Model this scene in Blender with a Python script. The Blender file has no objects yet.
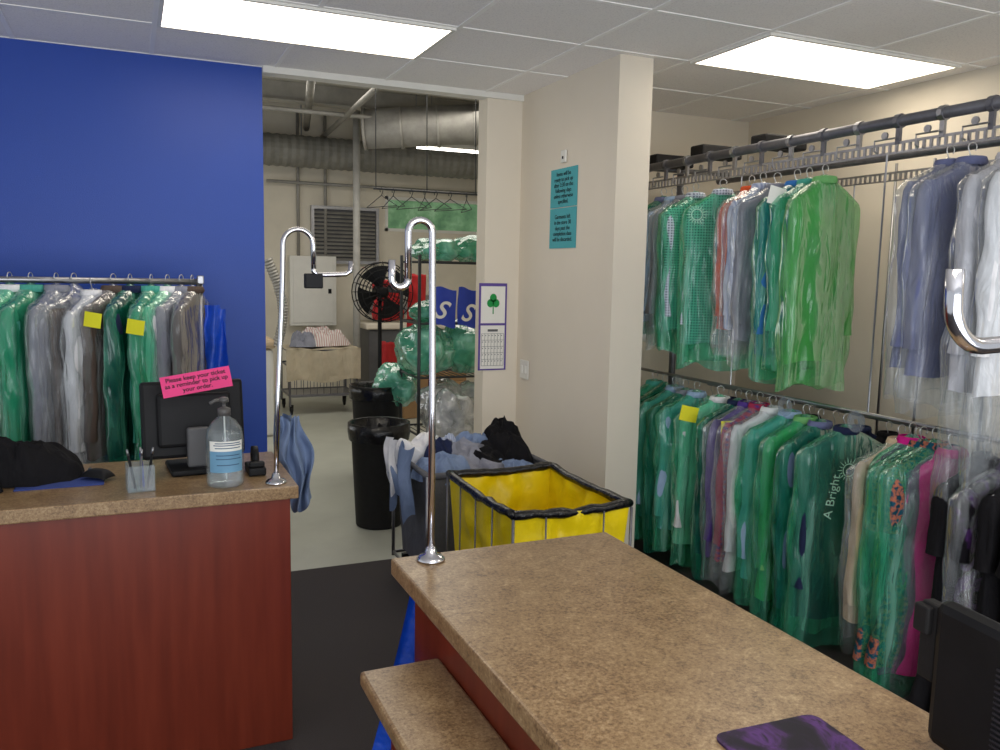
import bpy, math, random
from mathutils import Vector, Matrix, noise
random.seed(7)
C=bpy.context.scene.collection
sc=bpy.context.scene
try:
    sc.view_settings.view_transform='Standard'
except Exception: pass

def s2l(c):
    return tuple(((v/255.)/12.92 if v/255.<=.04045 else ((v/255.+.055)/1.055)**2.4) for v in c)+(1,)
# ---------------------------------------------------------------- materials
def base(name):
    m=bpy.data.materials.new(name);m.use_nodes=True
    nt=m.node_tree;nt.nodes.clear()
    o=nt.nodes.new('ShaderNodeOutputMaterial');p=nt.nodes.new('ShaderNodeBsdfPrincipled')
    nt.links.new(p.outputs[0],o.inputs[0]);return m,nt,p,o
def coords(nt,scale=(1,1,1),kind='Object'):
    t=nt.nodes.new('ShaderNodeTexCoord');mp=nt.nodes.new('ShaderNodeMapping')
    mp.inputs['Scale'].default_value=scale
    nt.links.new(t.outputs[kind],mp.inputs[0]);return mp.outputs[0]
def nz(nt,vec,scale,detail=4,rough=.6,dist=0,typ=None):
    n=nt.nodes.new('ShaderNodeTexNoise');n.inputs['Scale'].default_value=scale
    if typ:
        try: n.noise_type=typ
        except Exception: pass
    n.inputs['Detail'].default_value=detail;n.inputs['Roughness'].default_value=rough;n.inputs['Distortion'].default_value=dist
    nt.links.new(vec,n.inputs['Vector']);return n.outputs['Fac']
def ramp(nt,fac,stops):
    r=nt.nodes.new('ShaderNodeValToRGB');e=r.color_ramp.elements
    while len(e)<len(stops): e.new(.5)
    for el,(p,c) in zip(e,stops): el.position=p;el.color=c
    nt.links.new(fac,r.inputs[0]);return r.outputs[0]
def bump(nt,p,h,strength,dist=.01):
    b=nt.nodes.new('ShaderNodeBump');b.inputs['Strength'].default_value=strength;b.inputs['Distance'].default_value=dist
    nt.links.new(h,b.inputs['Height']);nt.links.new(b.outputs[0],p.inputs['Normal']);return b
def mul(c,k): return tuple(min(1,v*k) for v in c[:3])+(1,)
MC={}
def mat(name,rgb,rough=.6,metal=0,var=.12,scale=8,bmp=0,bs=60,stretch=(1,1,1),spec=None,coat=0):
    if name in MC: return MC[name]
    m,nt,p,o=base(name);c=s2l(rgb);v=coords(nt,stretch)
    f=nz(nt,v,scale);nt.links.new(ramp(nt,f,[(.3,mul(c,1-var)),(.7,mul(c,1+var))]),p.inputs['Base Color'])
    p.inputs['Roughness'].default_value=rough;p.inputs['Metallic'].default_value=metal
    if spec is not None: p.inputs['Specular IOR Level'].default_value=spec
    if coat: p.inputs['Coat Weight'].default_value=coat
    if bmp: bump(nt,p,nz(nt,v,bs,3),bmp)
    MC[name]=m;return m
M_blue=mat('blue wall paint',(26,70,168),.42,var=.03,scale=1.5,bmp=.15,bs=220)
M_beige=mat('cream wall paint',(230,220,202),.7,var=.03,scale=1.2,bmp=.15,bs=200)
M_whitewall=mat('back room wall paint',(224,216,198),.7,var=.08,scale=2,bmp=.1)
M_concrete=mat('sealed concrete',(178,180,168),.4,var=.08,scale=2.5,bmp=.05)
M_chrome=mat('chrome',(215,215,220),.14,1,var=.03)
M_steel=mat('brushed steel',(165,165,168),.38,1,var=.1,scale=30)
M_dsteel=mat('dark steel rail',(118,118,124),.42,.7,var=.15,scale=20)
M_black=mat('black plastic',(20,20,22),.55,var=.2,scale=20,spec=.25)
M_blackr=mat('black rough plastic',(28,27,28),.65,var=.2,scale=30,bmp=.1,spec=.3)
M_vent=mat('dark vent plastic',(38,38,44),.5,var=.1)
M_gplast=mat('grey plastic',(90,90,92),.5,var=.1)
M_white=mat('white plastic',(232,230,222),.45,var=.03)
M_yellow=mat('yellow vinyl',(240,212,6),.42,var=.12,scale=6,bmp=.5,bs=14)
M_binp=mat('black bin liner film',(16,16,18),.25,var=.3,scale=14,bmp=.6,bs=24)
M_greycart=mat('grey cart canvas',(92,93,98),.7,var=.12,scale=15,bmp=.3,bs=60)
M_duct=mat('galvanised duct',(158,155,148),.55,.25,var=.2,scale=6)
M_dbeam=mat('painted joist',(180,176,166),.7,var=.12)
M_paper=mat('paper',(238,236,228),.8,var=.02)
M_teal=mat('teal paper',(78,172,180),.8,var=.03)
M_pink=mat('pink card',(240,66,134),.7,var=.03)
M_ink=mat('dark ink',(18,30,34),.8,var=0)
M_ydef=mat('yellow tag paper',(236,230,40),.8,var=.03)
M_red=mat('red fabric',(190,28,32),.6,var=.15,bmp=.3,bs=20)
M_bluebag=mat('blue plastic bag',(22,78,200),.35,var=.2,scale=12,bmp=.7,bs=18)
M_purple=mat('purple frame card',(92,70,150),.7,var=.05)
M_shgreen=mat('shamrock green',(24,150,70),.8,var=.1)
M_wire=mat('wire mesh coating',(64,66,68),.4,.5,var=.1)
M_hang=mat('hanger wire',(200,200,200),.3,.8,var=.05)
M_print=mat('white print ink',(190,230,210),.6,var=.05)
M_bluep=mat('royal blue poster',(40,66,176),.6,var=.1)
M_card=mat('brown cardboard',(160,126,88),.8,var=.1)
# carpet
m,nt,p,o=base('charcoal carpet');v=coords(nt);f=nz(nt,v,260,3)
nt.links.new(ramp(nt,f,[(.3,s2l((34,30,31))),(.7,s2l((74,68,68)))]),p.inputs['Base Color']);p.inputs['Roughness'].default_value=.95
bump(nt,p,f,.6,.006);M_carpet=m
# laminate
m,nt,p,o=base('mottled brown laminate');v=coords(nt)
f1=nz(nt,v,16,6,.78,.8);f2=nz(nt,v,120,4,.85)
a=nt.nodes.new('ShaderNodeMath');a.operation='MULTIPLY_ADD';a.inputs[1].default_value=.40
nt.links.new(f1,a.inputs[0]);b2=nt.nodes.new('ShaderNodeMath');b2.operation='MULTIPLY';b2.inputs[1].default_value=.60
nt.links.new(f2,b2.inputs[0]);nt.links.new(b2.outputs[0],a.inputs[2])
nt.links.new(ramp(nt,a.outputs[0],[(.38,s2l((88,66,44))),(.46,s2l((134,106,74))),(.54,s2l((156,128,92))),(.64,s2l((188,162,124)))]),p.inputs['Base Color'])
p.inputs['Roughness'].default_value=.3;M_lam=m
# cherry
m,nt,p,o=base('cherry wood veneer');v=coords(nt,(6,6,.5));f=nz(nt,v,3.2,7,.55)
nt.links.new(ramp(nt,f,[(.28,s2l((98,36,21))),(.5,s2l((112,43,26))),(.72,s2l((124,51,32)))]),p.inputs['Base Color'])
p.inputs['Roughness'].default_value=.32;M_cherry=m
# ceiling tile
m,nt,p,o=base('mineral fibre ceiling tile');v=coords(nt);f=nz(nt,v,120,4,.7)
nt.links.new(ramp(nt,f,[(.33,s2l((228,224,222))),(.5,s2l((248,244,240)))]),p.inputs['Base Color']);p.inputs['Roughness'].default_value=.9
bump(nt,p,f,.3,.003);M_tile=m
M_grid=mat('ceiling grid metal',(250,248,244),.5,var=.0)
# hedge
m,nt,p,o=base('outdoor foliage');v=coords(nt);f=nz(nt,v,5,5,.6)
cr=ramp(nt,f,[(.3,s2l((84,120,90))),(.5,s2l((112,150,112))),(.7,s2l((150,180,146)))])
nt.links.new(cr,p.inputs['Base Color']);nt.links.new(cr,p.inputs['Emission Color']);p.inputs['Emission Strength'].default_value=.35;M_hedge=m  # weak emission stands in for daylight on the leaves
# plastic films
def film(name,rgb,dens,tint,hi=None,bst=.6,vs=.18,fs=12,ro=.14,gl=.42,crk=.4):
    m,nt,p,o=base(name);v=coords(nt,(1,1,vs))
    f=nz(nt,v,fs,3,.5,.6)
    w=nz(nt,coords(nt,(1,1,.45)),fs*.7,2,.5,.6,'RIDGED_MULTIFRACTAL')
    c=s2l(rgb);c2=s2l(hi or tuple(min(255,q+70) for q in rgb))
    nt.links.new(ramp(nt,f,[(.48,c),(.72,c2)]),p.inputs['Base Color']);p.inputs['Roughness'].default_value=ro  # lighter ramp end puts crease highlights into the film colour
    ad=nt.nodes.new('ShaderNodeMath');ad.operation='MULTIPLY_ADD';ad.inputs[1].default_value=.22*crk
    nt.links.new(w,ad.inputs[0]);nt.links.new(f,ad.inputs[2])
    bn=bump(nt,p,ad.outputs[0],bst,.06)
    tr=nt.nodes.new('ShaderNodeBsdfTransparent');tr.inputs[0].default_value=s2l(tint)
    mx=nt.nodes.new('ShaderNodeMixShader')
    mr=nt.nodes.new('ShaderNodeMapRange');mr.inputs[1].default_value=.35;mr.inputs[2].default_value=.7
    mr.inputs[3].default_value=dens*.6;mr.inputs[4].default_value=min(1,dens*1.7)
    nt.links.new(f,mr.inputs[0]);nt.links.new(mr.outputs[0],mx.inputs[0])
    nt.links.new(tr.outputs[0],mx.inputs[1]);nt.links.new(p.outputs[0],mx.inputs[2])
    g=nt.nodes.new('ShaderNodeBsdfGlossy');g.inputs['Roughness'].default_value=.16;g.inputs[0].default_value=(1,1,1,1)
    nt.links.new(bn.outputs[0],g.inputs['Normal'])
    fr=nt.nodes.new('ShaderNodeFresnel');fr.inputs[0].default_value=1.45;nt.links.new(bn.outputs[0],fr.inputs['Normal'])
    fm=nt.nodes.new('ShaderNodeMath');fm.operation='MULTIPLY';fm.inputs[1].default_value=gl;fm.use_clamp=True
    nt.links.new(fr.outputs[0],fm.inputs[0])
    fn_=nt.nodes.new('ShaderNodeMath');fn_.operation='MINIMUM';fn_.inputs[1].default_value=.22
    nt.links.new(fm.outputs[0],fn_.inputs[0])
    m2=nt.nodes.new('ShaderNodeMixShader');nt.links.new(fn_.outputs[0],m2.inputs[0]);nt.links.new(mx.outputs[0],m2.inputs[1]);nt.links.new(g.outputs[0],m2.inputs[2])
    nt.links.new(m2.outputs[0],o.inputs[0])
    MC[name]=m;return m
F_green=film('green garment film',(86,198,160),.25,(172,238,212),(175,240,218))
F_dgreen=film('deep green garment film',(36,140,116),.30,(138,222,188),(130,216,186))
F_clear=film('clear garment film',(205,210,214),.13,(246,248,249),(245,245,245))
F_lime=film('lime garment film',(120,204,140),.27,(186,238,186),(180,236,186))
M_clear=film('clear acrylic',(225,235,240),.1,(240,245,248),bst=.05,gl=.9,crk=0)
# cloths
def cloth(name,rgb,rgb2=None,kind='plain',sc_=10):
    if name in MC: return MC[name]
    m,nt,p,o=base(name);c=s2l(rgb);v=coords(nt)
    if kind=='plain': col=ramp(nt,nz(nt,v,6),[(.3,mul(c,.85)),(.7,mul(c,1.1))])
    elif kind=='floral': col=ramp(nt,nz(nt,v,sc_,2),[(.4,c),(.5,s2l(rgb2)),(.6,mul(c,.6))])
    else:
        w1=nt.nodes.new('ShaderNodeTexWave');w1.inputs['Scale'].default_value=sc_;nt.links.new(v,w1.inputs[0]);w1.bands_direction='X'
        mx=nt.nodes.new('ShaderNodeMix');mx.data_type='RGBA'
        fac=w1.outputs['Fac']
        if kind=='plaid':
            w2=nt.nodes.new('ShaderNodeTexWave');w2.inputs['Scale'].default_value=sc_;nt.links.new(v,w2.inputs[0]);w2.bands_direction='Z'
            q=nt.nodes.new('ShaderNodeMath');q.operation='MULTIPLY';nt.links.new(fac,q.inputs[0]);nt.links.new(w2.outputs['Fac'],q.inputs[1]);fac=q.outputs[0]
        nt.links.new(fac,mx.inputs['Factor']);mx.inputs[6].default_value=c;mx.inputs[7].default_value=s2l(rgb2);col=mx.outputs[2]
    nt.links.new(col,p.inputs['Base Color']);p.inputs['Roughness'].default_value=.85
    p.inputs['Specular IOR Level'].default_value=.2
    v2=coords(nt,(1,1,.45));bump(nt,p,nz(nt,v2,14,3,.5,.8),.6,.03);MC[name]=m;return m
CL={
'white':cloth('white cotton',(234,234,236)),'lblue':cloth('light blue cotton',(158,182,214)),'blue':cloth('mid blue cotton',(60,120,190)),
'navy':cloth('navy wool',(34,42,72)),'black':cloth('black wool',(20,19,22)),'grey':cloth('grey wool',(140,142,154)),
'slate':cloth('slate blue cotton',(108,114,150)),'teal':cloth('teal cloth',(80,166,148)),'brown':cloth('brown wool',(92,78,70)),
'magenta':cloth('magenta silk',(206,32,132)),'orange':cloth('orange knit',(214,90,50)),'green':cloth('pale green cotton',(118,182,112)),
'stripe':cloth('blue striped cotton',(208,214,230),(160,172,204),'stripe',22),'check':cloth('navy checked cotton',(215,222,235),(24,44,90),'plaid',22),
'plaid':cloth('red plaid cotton',(170,50,80),(70,60,130),'plaid',12),'floral':cloth('floral print',(20,80,100),(190,110,80),'floral',30),
'pflor':cloth('dark purple floral print',(14,12,18),(64,34,84),'floral',12),'beige':cloth('beige linen',(210,186,154)),
'pattern':cloth('pale grey cotton',(208,206,212)),'purple':cloth('purple cloth',(84,60,140)),'denim':cloth('faded denim blue',(122,140,172)),
}
# ---------------------------------------------------------------- builder
class B:
    def __init__(s): s.v=[];s.f=[];s.m=[]
    def add(s,vs,fs,mi=0):
        n=len(s.v);s.v+= [tuple(v) for v in vs];s.f+=[tuple(i+n for i in f) for f in fs];s.m+=[mi]*len(fs);return s
    def box(s,lo,hi,mi=0,rot=None):
        x0,y0,z0=lo;x1,y1,z1=hi
        vs=[Vector(q) for q in [(x0,y0,z0),(x1,y0,z0),(x1,y1,z0),(x0,y1,z0),(x0,y0,z1),(x1,y0,z1),(x1,y1,z1),(x0,y1,z1)]]
        if rot is not None:
            c=(Vector(lo)+Vector(hi))/2;vs=[rot@(q-c)+c for q in vs]
        return s.add(vs,[(0,3,2,1),(4,5,6,7),(0,1,5,4),(1,2,6,5),(2,3,7,6),(3,0,4,7)],mi)
    def tube(s,pts,r,seg=10,mi=0,cap=True):
        pts=[Vector(p) for p in pts];n=len(pts);rs=r if isinstance(r,(list,tuple)) else [r]*n
        vs=[];up=None
        for i,p in enumerate(pts):
            t=(pts[min(i+1,n-1)]-pts[max(i-1,0)]).normalized()
            if up is None: up=Vector((0,0,1)) if abs(t.z)<.9 else Vector((1,0,0))
            a=t.cross(up)
            if a.length<1e-4: a=t.orthogonal()
            a.normalize();b=a.cross(t).normalized();up=b
            for k in range(seg):
                th=2*math.pi*k/seg;vs.append(p+(a*math.cos(th)+b*math.sin(th))*rs[i])
        fs=[]
        for i in range(n-1):
            for k in range(seg):
                k2=(k+1)%seg;fs.append((i*seg+k,i*seg+k2,(i+1)*seg+k2,(i+1)*seg+k))
        if cap: fs.append(tuple(range(seg))[::-1]);fs.append(tuple(range((n-1)*seg,n*seg)))
        return s.add(vs,fs,mi)
    def lathe(s,prof,c=(0,0,0),seg=28,mi=0,axis='z',cap=True,wob=None):
        vs=[];fs=[];n=len(prof)
        for i,(r,z) in enumerate(prof):
            for k in range(seg):
                th=2*math.pi*k/seg;rr=r*(1+(wob(th,z) if wob else 0))
                q=(rr*math.cos(th),rr*math.sin(th),z)
                if axis=='y': q=(q[0],q[2],q[1])
                if axis=='x': q=(q[2],q[0],q[1])
                vs.append((q[0]+c[0],q[1]+c[1],q[2]+c[2]))
        for i in range(n-1):
            for k in range(seg):
                k2=(k+1)%seg;fs.append((i*seg+k,i*seg+k2,(i+1)*seg+k2,(i+1)*seg+k))
        if cap: fs.append(tuple(range(seg))[::-1]);fs.append(tuple(range((n-1)*seg,n*seg)))
        return s.add(vs,fs,mi)
    def grid(s,fn,nu,nv,mi=0):
        vs=[fn(i/nu,j/nv) for i in range(nu+1) for j in range(nv+1)]
        fs=[(i*(nv+1)+j,(i+1)*(nv+1)+j,(i+1)*(nv+1)+j+1,i*(nv+1)+j+1) for i in range(nu) for j in range(nv)]
        return s.add(vs,fs,mi)
    def obj(s,name,mats,parent=None,smooth=False,bevel=0,loc=(0,0,0),rot=(0,0,0),solid=0,sub=0):
        me=bpy.data.meshes.new(name);me.from_pydata(s.v,[],s.f)
        if not isinstance(mats,(list,tuple)): mats=[mats]
        for q in mats: me.materials.append(q)
        me.polygons.foreach_set('material_index',s.m)
        if smooth: me.polygons.foreach_set('use_smooth',[True]*len(me.polygons))
        me.validate();me.update()
        o=bpy.data.objects.new(name,me);C.objects.link(o);o.location=loc;o.rotation_euler=rot
        if parent: o.parent=parent
        if solid:
            q=o.modifiers.new('so','SOLIDIFY');q.thickness=solid
        if bevel:
            q=o.modifiers.new('bv','BEVEL');q.width=bevel;q.segments=2;q.limit_method='ANGLE'
        if sub:
            q=o.modifiers.new('ss','SUBSURF');q.levels=sub;q.render_levels=sub
        return o
def tag(o,label,cat,group=None):
    o['label']=label;o['category']=cat
    if group:o['group']=group
    return o
def top(name,label,cat,loc=(0,0,0),rz=0,group=None):
    o=bpy.data.objects.new(name,None);C.objects.link(o);o.location=loc;o.rotation_euler=(0,0,rz);o.empty_display_size=.05
    return tag(o,label,cat,group)
def struct(o): o['kind']='structure';return o
def text(body,size,mt,parent,loc,rot=(math.pi/2,0,0),name='lettering',align='CENTER',sp=1.0,bold=0,extr=.0004,shear=0):
    c=bpy.data.curves.new('t','FONT');c.body=body;c.size=size;c.align_x=align;c.align_y='CENTER';c.space_line=sp;c.extrude=extr;c.offset=bold;c.shear=shear
    t=bpy.data.objects.new('t',c);C.objects.link(t)
    dg=bpy.context.evaluated_depsgraph_get();me=bpy.data.meshes.new_from_object(t.evaluated_get(dg))
    bpy.data.objects.remove(t)
    me.materials.clear();me.materials.append(mt)
    o=bpy.data.objects.new(name,me);C.objects.link(o);o.location=loc;o.rotation_euler=rot;o.parent=parent;return o
def arc(c,r,a0,a1,n=10,pl='xz'):
    out=[]
    for i in range(n+1):
        a=math.radians(a0+(a1-a0)*i/n);u,w=r*math.cos(a),r*math.sin(a)
        out.append((c[0]+u,c[1],c[2]+w) if pl=='xz' else ((c[0],c[1]+u,c[2]+w) if pl=='yz' else (c[0]+u,c[1]+w,c[2])))
    return out
def nn(x,y,z=0): return noise.noise(Vector((x,y,z)))

# ---------------------------------------------------------------- room shell
def wall(name,lo,hi,mt): return struct(B().box(lo,hi).obj(name,mt))
wall('floor',(-2.6,-1.5,-.06),(4.3,4.42,0),M_carpet)
wall('floor_concrete',(-1.2,4.42,-.06),(5.7,11.2,-.004),M_concrete)
wall('ceiling',(-2.6,-1.5,2.74),(4.3,4.98,2.80),M_tile)
g=B()
for k in range(-4,7):
    x=.14+k*.635
    if x<4.1: g.box((x-.011,-1.5,2.736),(x+.011,4.9,2.741))
y0=.04;k=-2
while y0+k*.61<4.95:
    g.box((-2.6,y0+k*.61-.011,2.7365),(4.1,y0+k*.61+.011,2.741));k+=1
struct(g.obj('ceiling_grid',M_grid))
wall('wall_back',(-2.6,4.92,0),(.706,5.04,3.7),M_blue)
wall('wall_partition',(2.3,3.75,0),(2.5,5.04,2.74),M_beige)
wall('wall_pilaster',(2.06,4.9,0),(2.3,5.04,2.74),M_beige)
wall('wall_header',(.706,4.98,2.74),(5.7,5.04,3.7),M_whitewall)
wall('wall_conveyor_back',(2.5,4.9,0),(4.3,5.04,2.74),M_beige)
wall('wall_right',(4.1,-1.5,0),(4.3,4.9,2.74),M_beige)
wall('trim_1',(.706,4.88,2.705),(2.3,4.98,2.74),M_white)
wall('wall_rear_left',(-1.2,5.04,0),(-1.1,11.2,3.7),M_whitewall)
wall('wall_rear_right',(5.6,5.04,0),(5.7,11.2,3.7),M_whitewall)
wall('ceiling_rear',(-1.2,4.98,3.7),(5.7,11.2,3.76),M_dbeam)
rw=B();Y=11.0
rw.box((-1.2,Y,0),(3.16,Y+.12,3.7)).box((4.58,Y,0),(5.7,Y+.12,3.7)).box((3.16,Y,0),(4.58,Y+.12,2.16)).box((3.16,Y,2.62),(4.58,Y+.12,3.7))
struct(rw.obj('wall_rear',M_whitewall))
wn=B().box((3.16,Y-.01,2.16),(4.58,Y+.05,2.20)).box((3.16,Y-.01,2.58),(4.58,Y+.05,2.62)).box((3.16,Y-.01,2.16),(3.2,Y+.05,2.62)).box((4.54,Y-.01,2.16),(4.58,Y+.05,2.62))
struct(wn.obj('window_1',M_white))
h=B().grid(lambda u,v:(2.6+2.6*u,Y+.6+.15*nn(u*9,v*6),3.2*v),40,20).obj('hedge',M_hedge,smooth=True)
tag(h,'green leafy hedge seen through the high rear window','hedge');h['kind']='stuff'
bb=B().box((2.288,3.738,0),(2.3,4.9,.09)).box((2.288,3.738,0),(2.512,3.75,.09)).obj('baseboard_partition',M_blackr);struct(bb)

# ceiling light troffers
def troffer(x,y,xl=1.25,yl=.6):
    t=top('fluorescent_ceiling_light','recessed rectangular fluorescent troffer glowing in tiled ceiling','ceiling light',(x,y,2.725),group='ceiling light troffers')
    f=B();w=.018
    f.box((0,0,0),(xl,w,.012)).box((0,yl-w,0),(xl,yl,.012)).box((0,w,0),(w,yl-w,.012)).box((xl-w,w,0),(xl,yl-w,.012))
    f.obj('frame',M_white,t)
    B().box((w,w,.003),(xl-w,yl-w,.009)).obj('diffuser',M_em,t)
def emis(name,rgb,st):
    if name in MC: return MC[name]
    m,nt,p,o=base(name);p.inputs['Base Color'].default_value=(.9,.9,.9,1)
    p.inputs['Emission Color'].default_value=s2l(rgb);p.inputs['Emission Strength'].default_value=st
    MC[name]=m;return m
M_em=emis('lit acrylic diffuser',(255,243,224),5.0)
troffer(.15,3.71);troffer(2.69,3.10);troffer(.15,.04);troffer(2.69,.04)

# ---------------------------------------------------------------- counters
ct=top('service_counter','cherry wood veneer customer counter base with blank front','counter',(0,0,0))
B().box((-2.2,2.77,.0),(.47,3.28,.865)).obj('body',M_cherry,ct,bevel=.003)
w=top('countertop','brown mottled laminate worktop on the cherry counter','countertop')
B().box((-2.25,2.75,.866),(.495,3.32,.91)).obj('laminate_top',M_lam,w,bevel=.004)
ct=top('service_counter','cherry wood veneer counter base below the wide laminate top','counter')
B().box((.625,.1,0),(1.17,1.90,.865)).obj('body',M_cherry,ct,bevel=.003)
w=top('countertop','wide brown mottled laminate worktop with rounded corners','countertop')
B().box((.58,.05,.866),(1.21,1.96,.91)).obj('laminate_top',M_lam,w,bevel=.006)
w=top('counter_ledge','narrow lower laminate ledge fixed to counter front','ledge')
B().box((.437,.2,.715),(.624,1.715,.75)).obj('laminate_ledge',M_lam,w,bevel=.008)
B().box((.50,.2,.0),(.624,1.68,.7145)).obj('ledge_support',M_cherry,w)

# garment hook stands
def stand(loc,pts,tip,lab,hook_r=.0075,dark=None):
    t=top('garment_hook_stand',lab,'garment stand',loc,group='chrome garment hook stands')
    B().lathe([(.036,0),(.036,.004),(.028,.012),(.016,.016),(.013,.03),(.009,.034)],seg=28).obj('base_flange',M_chrome,t,smooth=True)
    B().tube(pts,hook_r,14).obj('pole',M_chrome,t,smooth=True)
    B().tube(tip,hook_r,14).obj('hook',M_chrome,t,smooth=True)
    if dark: B().box(*dark).obj('bracket_cap',M_black,t,bevel=.004)
stand((.43,2.81,.911),[(0,0,.01),(.012,.01,.3),(.03,.02,.6),(.036,.02,.78)]+arc((.086,.02,.80),.05,180,0,12)+[(.136,.02,.72)],
  [(.136,.02,.735),(.136,.02,.712),(.15,.02,.70),(.20,.02,.702),(.245,.02,.704),(.262,.02,.715),(.265,.02,.748)],'tall chrome shepherd crook stand with sideways garment hook',.0085,((.105,.005,.655),(.165,.035,.705)))
stand((.67,1.91,.911),[(0,0,.01),(0,0,.4),(-.004,0,.8)]+arc((-.034,0,.81),.03,0,180,12)+[(-.064,0,.70)],
  [(-.064,0,.70)]+arc((-.084,0,.70),.02,0,-180,8)+[(-.104,0,.745)],'tall chrome crook stand mounted on counter corner',.0085)
stand((.86,.5,.911),[(0,0,.01),(0,0,.8)]+arc((-.05,0,.85),.05,0,180,12)+[(-.10,0,.72)],
  [(-.10,0,.72),(-.105,0,.695)]+arc((-.145,0,.70),.036,-10,-90,7)+arc((-.170,0,.703),.04,-90,-180,8)+[(-.211,0,.73)],'chrome hook of a stand close to the worktop',.0076)

# ---------------------------------------------------------------- garments
def itp(prof,z):
    for (z0,a0,b0),(z1,a1,b1) in zip(prof,prof[1:]):
        if z<=z0 and z>=z1:
            t=(z0-z)/(z0-z1+1e-9);t=t*t*(3-2*t);return a0+(a1-a0)*t,b0+(b1-b0)*t
    return prof[-1][1:]
def shell(b,prof,seed,k=7,amp=.012,m=40,n=26,crin=.006,mi=0,hem=.0,cx=0,cy=0,sway=.012,sh=0):
    zt,zb=prof[0][0],prof[-1][0];vs=[];L=zt-zb
    for i in range(n+1):
        t=i/n;z=zt-L*t;hw,ht=itp(prof,z)
        sx=cx+sway*nn(seed*3.1,z*4)*t+sh*t;sy=cy*t
        for j in range(m):
            th=2*math.pi*j/m;c,s=math.cos(th),math.sin(th)
            x=hw*math.copysign(abs(c)**.75,c);y=ht*math.copysign(abs(s)**.8,s)
            ra=amp*min(1,ht/.03)
            fo=math.sin(k*th+seed*1.7+1.6*nn(seed,z*2.6,th*.4))*ra*min(1,t*2.2)*(.6+.8*abs(nn(seed,th,z*3)))
            q=1-abs(nn(x*9+seed,y*9+seed,z*5))*2.2
            cr=crin*(nn(x*16+seed,y*16,z*6)+.5*q)*min(1,t*6)
            y+=(fo+cr)*(1 if s>=0 else -1);x+=(cr*.8+.6*fo)*c
            zz=z+(hem*nn(x*9+seed,2.,y*9) if i==n else 0)
            vs.append((x+sx,y+sy,zz))
    fs=[(i*m+j,i*m+(j+1)%m,(i+1)*m+(j+1)%m,(i+1)*m+j) for i in range(n) for j in range(m)]
    b.add(vs,fs,mi)
def sunburst(parent,loc,r=.06,rz=0,word=True):
    b=B();n=18
    b.add([(r*.5*math.cos(2*math.pi*i/24),0,r*.5*math.sin(2*math.pi*i/24)) for i in range(24)]+[(r*.42*math.cos(2*math.pi*i/24),0,r*.42*math.sin(2*math.pi*i/24)) for i in range(24)],
      [(i,(i+1)%24,24+(i+1)%24,24+i) for i in range(24)])
    for i in range(n):
        a=2*math.pi*i/n;d=.08
        b.add([(r*.56*math.cos(a-d),0,r*.56*math.sin(a-d)),(r*.56*math.cos(a+d),0,r*.56*math.sin(a+d)),(r*(1 if i%2 else .85)*math.cos(a),0,r*(1 if i%2 else .85)*math.sin(a))],[(0,1,2)])
    b.obj('printed_sun_emblem',M_print,parent,loc=loc)
    if word: text('A Bright',.058,M_print,parent,(loc[0]-r*1.2,loc[1],loc[2]-r*1.9),(math.pi/2,-math.pi/2*.9,0),'printed_lettering')
GS=[0]
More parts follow.
